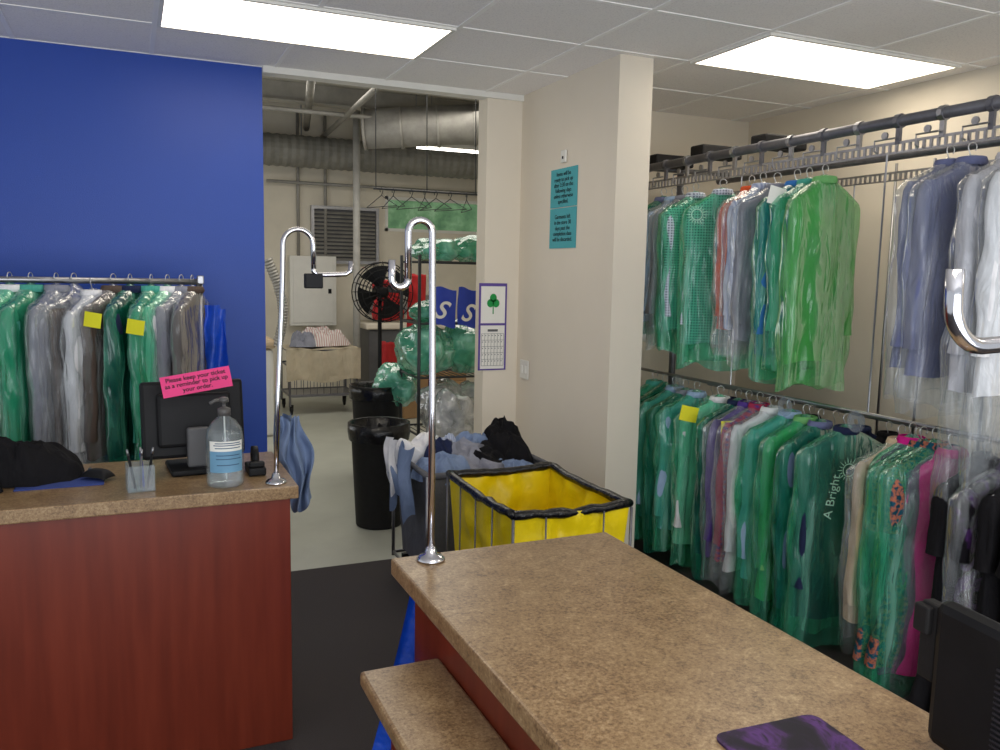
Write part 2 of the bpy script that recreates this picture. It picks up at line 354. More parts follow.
def garment(kind,loc,yaw,col,fl,L=.72,w=.21,bagL=None,group=None,label=None,tagc=None,sun=None,word=False,th=.028,tx=-.02):
    GS[0]+=1;sd=GS[0]*1.37
    nm={'shirt':'hanging_shirt','dress':'hanging_dress','jacket':'hanging_jacket','trousers':'hanging_trousers'}[kind]
    t=top(nm,label,{'shirt':'shirt','dress':'dress','jacket':'jacket','trousers':'trousers'}[kind],loc,math.radians(yaw),group)
    b=B();b.tube(arc((0,0,-.018),.018,-40,200,10)[::1]+[(-.004,0,-.05),(0,0,-.085)],.0022,6)
    b.tube([(0,0,-.085),(-.19*w/.21,0,-.15),(-.185*w/.21,0,-.16),(.185*w/.21,0,-.16),(.19*w/.21,0,-.15),(0,0,-.085)],.0022,6)
    b.obj('hanger',M_hang,t,smooth=True)
    b=B()
    if kind=='trousers':
        shell(b,[(-.155,w*.8,.012),(-.18,w*.82,.026),(-.16-L*.5,w*.8,.03),(-.16-L,w*.78,.034)],sd,5,.005,32,16,.005)
    else:
        fl_=1.0 if kind!='dress' else 1.2
        shell(b,[(-.065,.055,.03),(-.09,.062,.034),(-.11,w*.45,.036),(-.135,w*.78,.032),(-.175,w*.95,th+.002),(-.3,w*.88,th+.004),(-.1-L*.55,w*.86,th+.006),(-.1-L,w*fl_,th+.008)],sd,7,.007,52,28,.009,hem=.02)
        sl=min(L*.75,.56) if kind!='dress' else .2
        for sgn in(-1,1):
            shell(b,[(-.142,w*.1,.012),(-.165,.030,.028),(-.22,.034,.032),(-.2-sl*.5,.028,.030),(-.2-sl*.9,.024,.026),(-.2-sl,.026,.028)],sd+sgn*.7,4,.004,18,18,.009,cx=sgn*w*.84,cy=random.uniform(-.015,.005),sway=.02,sh=sgn*w*.10)
        b.lathe([(.05,0),(.056,.012),(.05,.03),(.045,.032),(.044,.0)],(0,0,-.085),20,0,cap=False)
    b.obj({'shirt':'shirt_cloth','dress':'dress_cloth','jacket':'jacket_cloth','trousers':'trouser_cloth'}[kind],CL[col],t,smooth=True)
    if fl:
        bl=bagL or L+.12
        b=B();ww=w+.034;tt=th+.020
        shell(b,[(-.045,.014,.01),(-.07,.045,.03),(-.105,ww*.5,.042),(-.135,ww*.82,.044),(-.18,ww*1.0,tt),(-.35,ww*1.0,tt+.004),(-.1-bl*.6,ww*.98,tt+.005),(-.1-bl,ww*.92,tt+.006)],sd+.5,7,.006,60,40,.012,hem=.05)
        b.obj('plastic_cover',fl,t,smooth=True)
    if tagc:
        B().grid(lambda u,v:(tx-.03+.09*u,-th-.05-.006*math.sin(u*3),-.13-.08*v),4,3).obj('paper_tag',tagc,t,rot=(0,math.radians(random.uniform(-20,20)),0))
    if sun: sunburst(t,(tx,-th-.052,-.1-sun),.06,0,word)
    return t
nmcol={'slate':'slate blue','lblue':'light blue','check':'navy checked','stripe':'blue striped','pflor':'dark floral','floral':'floral print','pattern':'pale grey','green':'pale green'}
fn={F_green:'green',F_dgreen:'deep green',F_clear:'clear',F_lime:'lime green'}
def lab(kind,col,fl,where): return '%s %s in %s plastic cover %s'%(nmcol.get(col,col),kind,fn.get(fl,'clear'),where)
G1='plastic covered garments on upper conveyor rail'
up=[ # y,yaw,kind,col,film,L,tag,sun,tx
(4.10,-4,'shirt','slate',F_dgreen,.62,None,None,0),(4.0,2,'shirt','lblue',F_clear,.66,None,None,0),(3.90,-8,'shirt','grey',F_clear,.68,None,None,0),
(3.80,-4,'shirt','check',F_green,.70,None,None,0),(3.57,-28,'shirt','check',F_green,.76,None,.09,-.14),
(3.35,2,'shirt','orange',F_clear,.66,None,None,0),(3.27,-4,'shirt','stripe',F_clear,.66,None,None,0),
(3.17,-20,'jacket','grey',F_clear,.70,None,None,0),(3.04,-4,'shirt','blue',F_green,.76,M_paper,None,-.15),
(2.965,3,'shirt','teal',F_green,.72,None,.06,-.15),(2.87,2,'shirt','green',F_lime,.78,None,None,0)]
for (y,yw,kd,col,fl,L,tg,sn,tx) in up:
    garment(kd,(2.84,y,2.14+random.uniform(-.01,.01)),yw,col,fl,L,.175,None,G1,lab(kd,col,fl,'on upper conveyor'),tg,sn,tx=tx)
for (y,yw,kd,col,fl,L,bl) in [(2.25,-5,'shirt','slate',F_clear,.74,.86),(2.16,-12,'jacket','slate',F_clear,.76,.9),(2.0,-4,'shirt','pattern',F_clear,.80,1.28),(1.89,-10,'shirt','white',F_clear,.8,1.2)]:
    garment(kd,(2.84,y,2.14),yw,col,fl,L,.2,bl,G1,lab(kd,col,fl,'reaching low on upper conveyor'))
G2='plastic covered garments on lower conveyor rail'
lo=[(4.08,-4,'shirt','teal',F_green,.7,None,None,0),(3.98,4,'trousers','navy',F_dgreen,.72,None,None,0),(3.88,-6,'shirt','lblue',F_green,.7,None,None,0),(3.78,-4,'shirt','grey',F_dgreen,.74,None,None,0),
(3.68,-8,'shirt','lblue',F_green,.72,None,None,0),(3.48,-26,'shirt','white',F_green,.76,M_ydef,None,-.16),(3.34,-4,'jacket','navy',F_dgreen,.74,None,None,0),(3.26,-8,'shirt','purple',F_clear,.74,M_ydef,None,-.17),(3.18,-4,'shirt','plaid',F_clear,.74,None,None,0),(3.09,-14,'shirt','white',F_clear,.76,None,None,0),
(2.97,-16,'shirt','lblue',F_green,.76,None,None,0),(2.87,-8,'shirt','green',F_green,.8,None,None,0),(2.78,2,'jacket','slate',F_dgreen,.8,None,None,0),
(2.63,-12,'jacket','navy',F_green,.80,None,.13,-.03),(2.35,-8,'shirt','beige',F_clear,.70,None,None,0),(2.30,-4,'shirt','magenta',F_green,.60,None,None,0),(2.25,-8,'dress','floral',F_green,.82,None,None,0),
(2.195,-8,'dress','floral',F_green,.84,None,None,0),(2.12,-32,'dress','magenta',F_clear,.86,None,None,0),(1.98,-8,'dress','black',None,.9,None,None,0),(1.89,-10,'dress','pflor',F_clear,.92,None,None,0),(1.80,-10,'dress','black',None,.92,None,None,0),(1.71,-8,'dress','black',None,.92,None,None,0)]
for (y,yw,kd,col,fl,L,tg,sn,tx) in lo:
    garment(kd,(2.82,y,1.065+random.uniform(-.012,.012)),yw,col,fl,L,.2 if col!='magenta' else .17,None,G2,lab(kd,col,fl,'on lower conveyor') if fl else '%s %s hanging on lower conveyor'%(nmcol.get(col,col),kd),tg,sn,word=(y==2.63),tx=tx)
G3='dark garments on return side of conveyor'
for i in range(15):
    y=2.0+i*.18
    garment(['dress','jacket','trousers'][i%3],(3.6,y,.90),random.uniform(-12,0),['black','navy','black'][i%3],None,.72,.21,None,G3,'%s garment on far side of lower conveyor'%['black','navy','black'][i%3])
for i in range(5):
    garment('shirt',(3.6,3.9+i*.15,2.14),random.uniform(-12,0),['white','grey','lblue','beige'][i%4],F_dgreen if i%2 else F_clear,.7,.2,None,G3,'%s shirt on far side of upper conveyor'%nmcol.get(['white','grey','lblue','beige'][i%4],['white','grey','lblue','beige'][i%4]))

# conveyor
cv=top('garment_conveyor','two tier steel garment conveyor with round rail and slotted hanger track','garment conveyor',(0,0,0))
for X in (2.85,3.62):
    B().tube([(X,1.2,2.268),(X,4.6,2.268)],.023,16).obj('main_rail',M_dsteel,cv,smooth=True)
    b=B();b.box((X-.004,1.2,2.178),(X+.004,4.6,2.188)).box((X-.004,1.2,2.14),(X+.004,4.6,2.147))
    y=1.22
    while y<4.6:
        b.box((X-.005,y,2.145),(X+.005,y+.010,2.182));y+=.032
    b.obj('slotted_track',M_steel,cv)
    y=1.5;i=0
    while y<4.6 and X<3:
        b=B();b.tube([(X,y-.012,2.268),(X,y+.012,2.268)],.029,14).box((X-.007,y-.010,2.178),(X+.007,y+.010,2.25)).tube([(X-.03,y,2.268),(X-.026,y,2.268)],.012,8)
        b.obj('rail_clamp',M_dsteel if i%2 else M_steel,cv)
        b=B();b.lathe([(.002,-.004),(.015,-.004),(.015,.004),(.002,.004)],(X-.02,y+.05,2.215),16,axis='x').tube([(X-.02,y,2.20),(X-.02,y+.1,2.20),(X-.02,y+.1,2.16),(X-.02,y+.085,2.15)],.004,6)
        b.obj('trolley_bracket',M_steel,cv)
        y+=.2;i+=1
    B().tube([(X,1.2,1.065 if X<3 else .9),(X,4.6,1.065 if X<3 else .9)],.009,10).obj('lower_rail',M_steel,cv,smooth=True)
    for y in (1.6,2.55,3.44,4.36): B().tube([(X,y,2.14),(X,y,1.065)],.004,6).obj('drop_rod',M_steel,cv)
for yy in (4.5,1.3):
    b=B();b.tube([(3.24,yy,0),(3.24,yy,2.31)],.022,12).tube([(2.85,yy,2.3),(3.62,yy,2.3)],.016,10)
    b.obj('support_post',M_dsteel,cv,smooth=True)
for (y,x) in ((4.35,2.95),(3.9,2.95),(3.45,3.0)):
    B().box((x,y,2.30),(x+.28,y+.12,2.37)).obj('drive_housing',M_blackr,cv,bevel=.01)
for i,y in enumerate((3.72,2.9,2.49)):
    d=B().lathe([(.012,-.002),(.045,-.002),(.045,.002),(.012,.002),(.012,-.002)],(2.72,y,1.05),24,axis='x',cap=False).obj('size_divider_disc',M_clear)
    tag(d,'round clear plastic divider disc on the lower rail','divider disc','divider discs on conveyor')
for y in (3.3,3.55,2.9):
    o=B().tube([(4.05,y,.3),(4.05,y,2.3)],.008,8).obj('wall_conduit',M_steel,smooth=True);tag(o,'thin grey metal conduit running up cream wall','conduit','wall conduits')
# ---------------------------------------------------------------- rack at blue wall
rk=top('garment_rack','chrome garment rack before the blue wall','clothes rack',(0,0,0))
B().tube([(-1.6,4.2,1.56),(.31,4.2,1.56)],.014,12).obj('top_bar',M_steel,rk,smooth=True)
for x in(.30,-1.6): B().tube([(x,4.2,1.575),(x,4.2,.09)],.015,12).obj('upright',M_steel,rk,smooth=True)
for x in(.30,-1.6):
    B().tube([(x,3.95,.09),(x,4.45,.09)],.015,10).obj('foot',M_steel,rk,smooth=True)
    for y in (3.98,4.42): B().lathe([(.03,-.012),(.038,-.006),(.038,.006),(.03,.012)],(x,y,.038),16,axis='x').obj('caster',M_black,rk,smooth=True)
B().box((.29,4.18,1.55),(.32,4.22,1.59)).obj('corner_fitting',M_steel,rk,bevel=.004)
G4='plastic covered garments on rack by blue wall'
lk=[(-.66,'shirt','teal',F_green,None,0,0),(-.57,'shirt','teal',F_green,None,0,0),(-.48,'shirt','white',F_green,None,0,0),(-.40,'shirt','teal',F_green,None,0,0),
(-.30,'jacket','grey',F_clear,None,0,0),(-.23,'trousers','brown',F_clear,None,0,0),(-.155,'shirt','white',F_clear,None,-.10,-.02),(-.07,'jacket','brown',F_clear,None,0,0),(0.0,'jacket','navy',F_dgreen,M_ydef,0,0),(.09,'shirt','teal',F_green,M_ydef,-.02,0),(.16,'shirt','white',F_green,None,0,0),(.22,'jacket','grey',F_clear,None,0,0),(.268,'jacket','brown',F_clear,None,-.03,0)]
for (x,kd,col,fl,tg,dz,zz) in lk:
    yw=62+random.uniform(-10,8)
    t=garment(kd,(x,4.2,1.592+zz),yw,col,fl,.72-dz,.2,None,G4,lab(kd,col,fl,'on chrome rack'),None,th=.02)
    if tg:
        B().grid(lambda u,v:(-.255-.004*math.sin(u*3),-.02+.075*u-(.0 if x<.05 else .07),-.17-.065*v-(.0 if x<.05 else .02)),4,3).obj('paper_tag',tg,t,rot=(0.15,0,0))
bg=B().grid(lambda u,v:(-.05+.1*u*(1-.3*(1-v)**3)+.01*nn(v*4,u*3),.02*math.sin(u*8+v*3),-.32*v),12,16).grid(lambda u,v:(-.04+.09*u,.03+.02*math.sin(u*6+v*4),-.02-.28*v),10,14).obj('blue_bag',M_bluebag,loc=(.37,4.2,1.45),smooth=True)
tag(bg,'small flat blue bag hanging at the rack end','bag')

# ---------------------------------------------------------------- left counter items
Z=.9105
mo=top('computer_monitor','black monitor seen from behind on grey stand','monitor',(.19,3.13,Z),math.radians(4))
b=B().box((-.17,-.02,.04),(.18,.02,.315)).box((-.12,-.05,.08),(.13,-.02,.27));b.obj('display_housing',M_black,mo,bevel=.012,rot=(math.radians(-8),0,0))
B().box((-.03,-.09,.02),(.045,-.055,.16)).obj('stand_neck',M_gplast,mo,bevel=.008)
B().box((-.09,-.13,0),(.09,.07,.022)).obj('stand_base',M_black,mo,bevel=.008)
pk=top('reminder_sign','pink card sign with printed reminder on monitor','sign',(.20,3.03,1.235))
pk.rotation_euler=(math.radians(-12),math.radians(-9),0)
B().box((-.115,0,-.036),(.115,.0015,.036)).obj('card',M_pink,pk)
text('Please keep your ticket\nas a reminder to pick up\nyour order.',.021,M_ink,pk,(0,-.001,.0),sp=.95,bold=.0003)
bo=top('sanitizer_bottle','clear pump bottle with white and blue label','bottle',(.27,2.84,Z))
B().lathe([(.05,0),(.058,.006),(.06,.02),(.06,.16),(.056,.19),(.038,.218),(.02,.23),(.019,.24)],seg=32).obj('bottle_body',M_clear,bo,smooth=True)
B().lathe([(.045,.004),(.054,.008),(.055,.02),(.055,.175),(.0,.176)],seg=32,cap=False).obj('gel',film('sanitizer gel',(222,230,230),.12,(244,248,248),bst=.05,gl=.4,crk=0),bo,smooth=True)
def lb(u,v,z0,z1):
    a=math.radians(215+110*u);return (.0612*math.cos(a),.0612*math.sin(a),z0+(z1-z0)*v)
B().grid(lambda u,v:lb(u,v,.125,.158),16,2).obj('white_label',M_paper,bo,smooth=True)
B().grid(lambda u,v:lb(u,v,.055,.125),16,2).obj('blue_label',mat('pale blue label',(110,158,188),.6),bo,smooth=True)
b=B()
for i,(z,a0,a1) in enumerate([(.150,235,315),(.143,230,318),(.134,235,315),(.110,238,312),(.098,238,318),(.078,240,310)]):
    def f(u,v,z=z,a0=a0,a1=a1):
        a=math.radians(a0+(a1-a0)*u);return (.0618*math.cos(a),.0618*math.sin(a),z+.003*v)
    b.grid(f,10,1)
b.obj('label_print',mat('label print blue',(60,90,120),.7),bo)
B().lathe([(.021,.236),(.021,.258),(.012,.262),(.006,.264),(.006,.278),(.016,.28),(.016,.292),(.008,.296)],seg=20).tube([(0,0,.287),(-.03,-.01,.286),(-.045,-.014,.278)],.006,8).obj('pump_head',mat('smoky pump plastic',(84,82,80),.4),bo,smooth=True)
B().tube([(0,0,.24),(.004,0,.02)],.003,6).obj('dip_tube',M_white,bo)
ph=top('pen_holder','clear acrylic square pen cup','pen holder',(.01,2.87,Z),.1)
b=B();a=.04;hh=.085
b.box((-a,-a,0),(a,a,.004)).box((-a,-a,.004),(a,-a+.003,hh)).box((-a,a-.003,.004),(a,a,hh)).box((-a,-a+.003,.004),(-a+.003,a-.003,hh)).box((a-.003,-a+.003,.004),(a,a-.003,hh))
b.obj('cup_wall',M_clear,ph)
for i,(dx,dy,c) in enumerate([(-.015,-.01,M_black),(.01,.01,M_bluep),(.0,-.02,M_gplast),(.02,-.005,M_black)]):
    p=top('pen',['black ballpoint pen in clear cup','blue ballpoint pen in clear cup','grey pen in clear cup','black pen leaning in clear cup'][i],'pen',(.01+dx,2.87+dy,Z+.006),0,'pens in clear cup')
    ex=(.012*(i-1.5),.006*(i%2))
    B().tube([(0,0,0),(ex[0],ex[1],.11)],.004,8).obj('barrel',c,p,smooth=True)
    B().tube([(ex[0],ex[1],.11),(ex[0]*1.2,ex[1]*1.2,.13)],[.0045,.003],8).obj('cap',M_steel,p,smooth=True)
def mouse(loc,rz,lb_):
    m_=top('computer_mouse',lb_,'mouse',loc,rz)
    def f(u,v):
        x=(u-.5)*.06;y=(v-.5)*.1;q=max(0,1-(abs(x)/.031)**3)*max(0,1-(abs(y)/.051)**3);return (x,y,.034*q**.5)
    B().grid(f,14,18).obj('mouse_shell',M_black,m_,smooth=True)
    B().lathe([(.004,-.003),(.008,-.002),(.008,.002),(.004,.003)],(0,.03,.028),12,axis='x').obj('scroll_wheel',M_gplast,m_)
pd=B().box((-.36,2.97,Z),(-.1,3.17,Z+.003)).obj('mouse_pad',mat('blue mouse pad',(50,70,140),.8),bevel=.001);tag(pd,'thin blue mouse pad under the black mouse','mouse pad')
mouse((-.12,3.05,Z+.004),.9,'black computer mouse on blue pad')
m,nt,p,o=base('purple swirl print');v=coords(nt);f=nz(nt,v,9,4,.6,1.5)
nt.links.new(ramp(nt,f,[(.38,s2l((26,20,34))),(.5,s2l((44,28,56))),(.62,s2l((90,50,118))),(.7,s2l((30,24,44)))]),p.inputs['Base Color']);p.inputs['Roughness'].default_value=.6;M_swirl=m
def rrect(cx,cy,wx,wy,r,z0,z1,ang):
    pts=[]
    for (sx,sy,a0) in ((1,1,0),(-1,1,90),(-1,-1,180),(1,-1,270)):
        for i in range(7):
            a=math.radians(a0+15*i);pts.append((sx*(wx-r)+r*math.cos(a),sy*(wy-r)+r*math.sin(a)))
    c,s=math.cos(ang),math.sin(ang);P=[(cx+x*c-y*s,cy+x*s+y*c) for x,y in pts];n=len(P)
    return [(x,y,z0) for x,y in P]+[(x,y,z1) for x,y in P],[tuple(range(n))[::-1],tuple(range(n,2*n))]+[(i,(i+1)%n,n+(i+1)%n,n+i) for i in range(n)]
pd=B().add(*rrect(.91,.86,.10,.12,.02,Z,Z+.004,-.05)).obj('mouse_pad',M_swirl);tag(pd,'dark purple patterned mouse pad on laminate counter','mouse pad')
def crumple(name,label,cat,loc,rx,ry,h,mt,seed,drop=0,group=None,rz=0):
    def f(u,v):
        r=u;th=2*math.pi*v
        R=1+.3*nn(seed,math.cos(th)*1.8,math.sin(th)*1.8)
        x=rx*r*R*math.cos(th);y=ry*r*R*math.sin(th)
        rid=(1-2*abs(nn(x*10+seed,y*10,seed)))*.5+(1-2*abs(nn(x*24,y*24+seed,seed)))*.3
        z=h*(1-r**4)*(.5+.5*rid)+h*.25*nn(x*6+seed*2,y*6,1)*(1-r**4)
        if drop: z-=drop*max(0,r-.7)/.3*(.5+.5*math.cos(th-math.radians(225)))
        x+=.035*nn(x*15,y*15,seed+3);y+=.035*nn(x*15+5,y*15,seed+3)
        return (x,y,max(z,.003) if not drop else z)
    o=B().grid(f,40,80).obj(name,mt,loc=loc,rot=(0,0,rz),smooth=True);return tag(o,label,cat,group)
crumple('folded_garment','black garment heap lying on the counter','clothes',(-.36,3.13,Z),.19,.13,.17,CL['black'],3.1)
crumple('folded_garment','second dark wool garment heap on the counter','clothes',(-.55,3.0,Z),.17,.15,.17,CL['black'],5.7)
td=top('tape_dispenser','black desktop tape dispenser beside the chrome stand','tape dispenser',(.385,2.98,Z))
B().box((-.03,-.06,0),(.03,.06,.03)).box((-.026,-.055,.03),(.026,-.03,.05)).obj('weighted_base',M_black,td,bevel=.006)
B().lathe([(.015,-.01),(.042,-.01),(.042,.01),(.015,.01),(.015,-.01)],(0,.01,.052),24,axis='x',cap=False).obj('tape_roll',M_black,td,smooth=True)
def drape(u,v):
    ww=.10+.03*math.sin(v*2.8)
    x=.008+ww*u+.03*v*v+.012*math.sin(v*9+u*4);y=.08*(u-.5)+.03*math.sin(u*16+v*4)*(.4+v)+.02*nn(u*5,v*5);z=-(.26+.12*math.sin(u*2.6))*v+.02*math.sin(u*17)*v+.02*nn(u*4,1)
    return (x,y,z)
dr=B().grid(drape,34,30).grid(lambda u,v:(.012+.10*u*(0.7+.3*v),.09+.03*math.sin(u*14+v*4),-.26*v-.03*math.sin(u*9)*v),22,20).obj('draped_shirt',CL['denim'],loc=(.488,3.2,1.06),smooth=True);tag(dr,'faded blue shirt hanging over the counter end','shirt')

# ---------------------------------------------------------------- right counter items
mo=top('computer_monitor','black monitor back with vent grille on the counter','monitor',(1.10,.64,Z),math.radians(-8))
B().box((-.02,-.2,.01),(.015,.2,.24)).obj('display_housing',M_black,mo,bevel=.016)
b=B()
for i in range(20): b.box((-.0225,-.13,.03+i*.008),(-.0195,.08,.033+i*.008))
b.obj('vent_grille',M_vent,mo)
B().box((.02,-.09,0),(.12,.09,.015)).box((.014,-.03,.015),(.05,.03,.15)).obj('stand_base',M_blackr,mo,bevel=.005)
B().box((-.01,.202,.10),(.012,.235,.225)).box((-.02,.21,.175),(.018,.24,.22)).obj('card_reader',M_blackr,mo,bevel=.004)
bg=B().grid(lambda u,v:(.635-.19*v**1.2+(.20+.12*v)*u,1.945+.012*math.sin(u*17+v*3)+.05*v,.86-.84*v),30,24).obj('draped_cloth',M_bluebag,smooth=True)
tag(bg,'flat blue cloth draped down behind the counter end','cloth')

# ---------------------------------------------------------------- yellow hamper
hm=top('laundry_hamper','yellow vinyl laundry hamper with black rim and steel frame','laundry hamper',(1.515,3.03,0))
hx,hy,hz=.25,.34,.75
def side(x0,y0,x1,y1,nx,ny):
    def f(u,v):
        k=.86+.14*v;w_=.03*nn(u*7+x0*5,v*6,y0*9)*math.sin(math.pi*u)+.008*math.sin(u*20+v*3)*math.sin(math.pi*u)
        return ((x0+(x1-x0)*u)*k+nx*w_,(y0+(y1-y0)*u)*k+ny*w_,.16+(hz-.17)*v)
    return f
b=B()
for a in ((-hx,-hy,hx,-hy,0,-1),(hx,-hy,hx,hy,1,0),(hx,hy,-hx,hy,0,1),(-hx,hy,-hx,-hy,-1,0)): b.grid(side(*a),30,24)
b.grid(lambda u,v:((u-.5)*2*hx*.86,(v-.5)*2*hy*.86,.17),3,3)
b.obj('vinyl_liner',M_yellow,hm,smooth=True)
rim=[]
cor=[(-hx,-hy),(hx,-hy),(hx,hy),(-hx,hy)]
for i in range(4):
    (xa,ya),(xb,yb)=cor[i],cor[(i+1)%4]
    for q in range(12): u=q/12;rim.append((xa+(xb-xa)*u+.006*nn(i*3,q*.8),ya+(yb-ya)*u+.006*nn(q*.8,i),hz-.005+.008*nn(i,q*.7)-.012*math.sin(u*math.pi)))
rim.append(rim[0]);B().tube(rim,[.018+.009*nn(i*.9,3) for i in range(len(rim))],10).obj('black_rim',M_binp,hm,smooth=True)
b=B()
for x,y in cor: b.tube([(x*1.02,y*1.02,.12),(x*1.02,y*1.02,hz-.02)],.006,8)
b.tube([(c[0]*1.02,c[1]*1.02,.12) for c in cor]+[(cor[0][0]*1.02,cor[0][1]*1.02,.12)],.008,8)
for u in (-.5,.5): b.tube([(u*hx,-hy*1.05,.12),(u*hx,-hy*1.05,hz-.02)],.0035,6)
for u in (-.5,0,.5): b.tube([(-hx*1.05,u*hy,.12),(-hx*1.05,u*hy,hz-.02)],.0035,6)
b.obj('wire_frame',M_dsteel,hm,smooth=True)
def casters(par,cx,cy,r=.035):
    for x in(-cx,cx):
        for y in (-cy,cy):
            B().lathe([(r*.8,-.012),(r,-.006),(r,.006),(r*.8,.012)],(x,y,r),18,axis='x').box((x-.02,y-.015,r),(x+.02,y+.015,.115)).obj('caster',M_black,par,smooth=False)
casters(hm,.25,.33)
# grey cart
gc=top('laundry_cart','grey canvas laundry cart on casters full of clothes','laundry cart',(1.60,3.93,0))
b=B();gx,gy,gz=.33,.27,.66
def gs(x0,y0,x1,y1):
    return lambda u,v:((x0+(x1-x0)*u)*(.9+.1*v)+.006*nn(u*6,v*5,x0),(y0+(y1-y0)*u)*(.9+.1*v)+.006*nn(u*6,v*5,y0),.14+(gz-.14)*v)
for a in ((-gx,-gy,gx,-gy),(gx,-gy,gx,gy),(gx,gy,-gx,gy),(-gx,gy,-gx,-gy)): b.grid(gs(*a),10,10)
b.grid(lambda u,v:((u-.5)*2*gx*.9,(v-.5)*2*gy*.9,.15),2,2);b.grid(lambda u,v:((u-.5)*1.96*gx,(v-.5)*1.96*gy,.56),2,2)
b.obj('canvas_body',M_greycart,gc,smooth=False,solid=.006)
cg=[(-gx,-gy),(gx,-gy),(gx,gy),(-gx,gy)]
B().tube([(x,y,gz) for x,y in cg]+[(-gx,-gy,gz)],.016,10).obj('rim',M_greycart,gc,smooth=True)
b=B()
for x,y in cg: b.tube([(x*1.03,y*1.03,.1),(x*1.03,y*1.03,gz+.0)],.009,8)
b.tube([(x*1.03,y*1.03,.12) for x,y in cg]+[(-gx*1.03,-gy*1.03,.12)],.01,8);b.obj('frame',M_steel,gc,smooth=True)
casters(gc,.28,.24)
GP='unsorted clothes heaped in the grey cart'
for i,(x,y,z,rx,ry,h,mt,l) in enumerate([(1.40,3.82,.61,.15,.14,.13,CL['denim'],'faded blue shirt'),(1.34,4.05,.63,.15,.13,.18,CL['white'],'crumpled white shirt'),(1.59,3.79,.60,.17,.11,.09,CL['grey'],'grey garment'),(1.53,3.96,.62,.17,.15,.14,CL['grey'],'pale grey shirt'),(1.80,3.95,.60,.16,.15,.17,CL['black'],'black garment'),(1.79,3.79,.60,.12,.11,.09,CL['denim'],'faded blue garment'),(1.84,4.10,.62,.14,.11,.21,CL['black'],'black jacket'),(1.66,4.09,.62,.15,.11,.15,CL['denim'],'crumpled denim shirt'),(1.48,4.12,.62,.14,.08,.15,CL['stripe'],'striped shirt'),(1.66,3.88,.62,.12,.1,.11,CL['black'],'small dark garment'),(1.42,3.93,.63,.10,.1,.16,CL['navy'],'navy garment')]):
    crumple('crumpled_garment',l+' crumpled in the grey laundry cart','clothes',(x,y,z),rx,ry,h*1.15,mt,i*2.3+1,group=GP)
dr2=B().grid(lambda u,v:(-.03-.05*v*(1-v)*2+.02*math.sin(u*14+v*2),-.18+.36*u+.02*math.sin(v*7),.09-(.30+.08*math.sin(u*7))*v+.03*math.sin(u*5)+.02*math.sin(u*19)),30,20).obj('draped_shirt',CL['denim'],loc=(1.25,3.93,.66),smooth=True);tag(dr2,'faded blue sleeve hanging over grey cart side','shirt',GP)
dr3=B().grid(lambda u,v:(-.05-.03*v*(1-v)*2+.015*math.sin(u*12+v*2),-.06+.14*u+.02*math.sin(v*7),.12-(.24+.06*math.sin(u*7))*v),20,16).obj('draped_shirt',CL['white'],loc=(1.25,4.02,.66),smooth=True);tag(dr3,'white shirt tail hanging over grey cart side','shirt',GP)
def binn(loc,r,h,l):
    t=top('trash_bin',l,'trash bin',loc,group='black plastic bins')
    B().lathe([(r*.78,0),(r*.8,.01),(r*.96,h-.06),(r*1.0,h-.05),(r*1.03,h-.04),(r*1.03,h),(r*.98,h),(r*.95,h-.05),(r*.77,.03),(0.001,.03)],seg=36,cap=False).obj('bin_body',M_blackr,t,smooth=True)
    B().lathe([(r*1.04,h-.1),(r*1.07,h-.05),(r*1.06,h+.01),(r*.97,h+.008),(r*.93,h-.1)],seg=48,cap=False,wob=lambda th,z:.03*nn(th*5,z*12)).obj('bin_liner',M_binp,t,smooth=True)
binn((1.43,5.1,0),.185,.66,'round black plastic bin with liner on concrete')
binn((1.77,6.4,0),.2,.72,'second round black bin farther along')

# ---------------------------------------------------------------- wall items
sg=top('notice_sign','two teal paper notices taped to the cream wall','sign',(2.297,4.31,2.0),-math.pi/2)
B().box((-.16,-.002,.015),(.16,.001,.235)).obj('upper_notice',M_teal,sg);B().box((-.16,-.002,-.22),(.16,.001,.01)).obj('lower_notice',M_teal,sg)
text('Items will be\nready to pick up\nafter 3:30 on the\nfollowing days\nunless otherwise\nspecified.',.034,M_ink,sg,(0,-.0035,.125),sp=.92)
text('Garments left\nin the store 30\ndays past the\ncompletion date\nwill be discarded.',.034,M_ink,sg,(0,-.0035,-.105),sp=.95)
th_=top('thermostat','small white wall sensor above the teal notices','thermostat',(2.297,4.31,2.30),-math.pi/2)
B().box((-.03,-.012,-.035),(.03,0,.035)).obj('housing',M_white,th_,bevel=.004);B().box((-.006,-.015,-.015),(.006,-.011,.0)).obj('button',M_black,th_)
sw=top('light_switch','white double light switch plate on the wall','light switch',(2.297,4.77,1.02),-math.pi/2)
B().box((-.06,-.008,-.06),(.06,0,.06)).obj('cover_plate',M_white,sw,bevel=.003)
for x in(-.025,.025): B().box((x-.012,-.014,-.025),(x+.012,-.007,.025)).obj('rocker',M_paper,sw,bevel=.002)
ca=top('wall_calendar','calendar with shamrock picture and purple border','calendar',(2.12,4.897,1.29))
ca.scale=(.88,1,.98)
B().box((-.11,-.003,-.29),(.11,0,.28)).obj('backing',M_purple,ca)
B().box((-.095,-.006,.02),(.095,-.003,.26)).obj('picture_page',M_paper,ca)
b=B()
for (x,z) in ((-.022,.15),(.022,.15),(0,.185)):
    b.lathe([(.001,-.0005),(.027,-.0005),(.027,.0005),(.001,.0005)],(x,-.0075,z),16,axis='y')
b.box((-.004,-.0075,.08),(.004,-.0065,.15));b.obj('shamrock',M_shgreen,ca)
b=B().box((-.095,-.006,-.28),(.095,-.003,.005))
for i in range(8): b.box((-.088+.025*i,-.0072,-.26),(-.086+.025*i,-.0055,-.05),1)
for i in range(6): b.box((-.088,-.0072,-.26+.042*i),(.089,-.0055,-.258+.042*i),1)
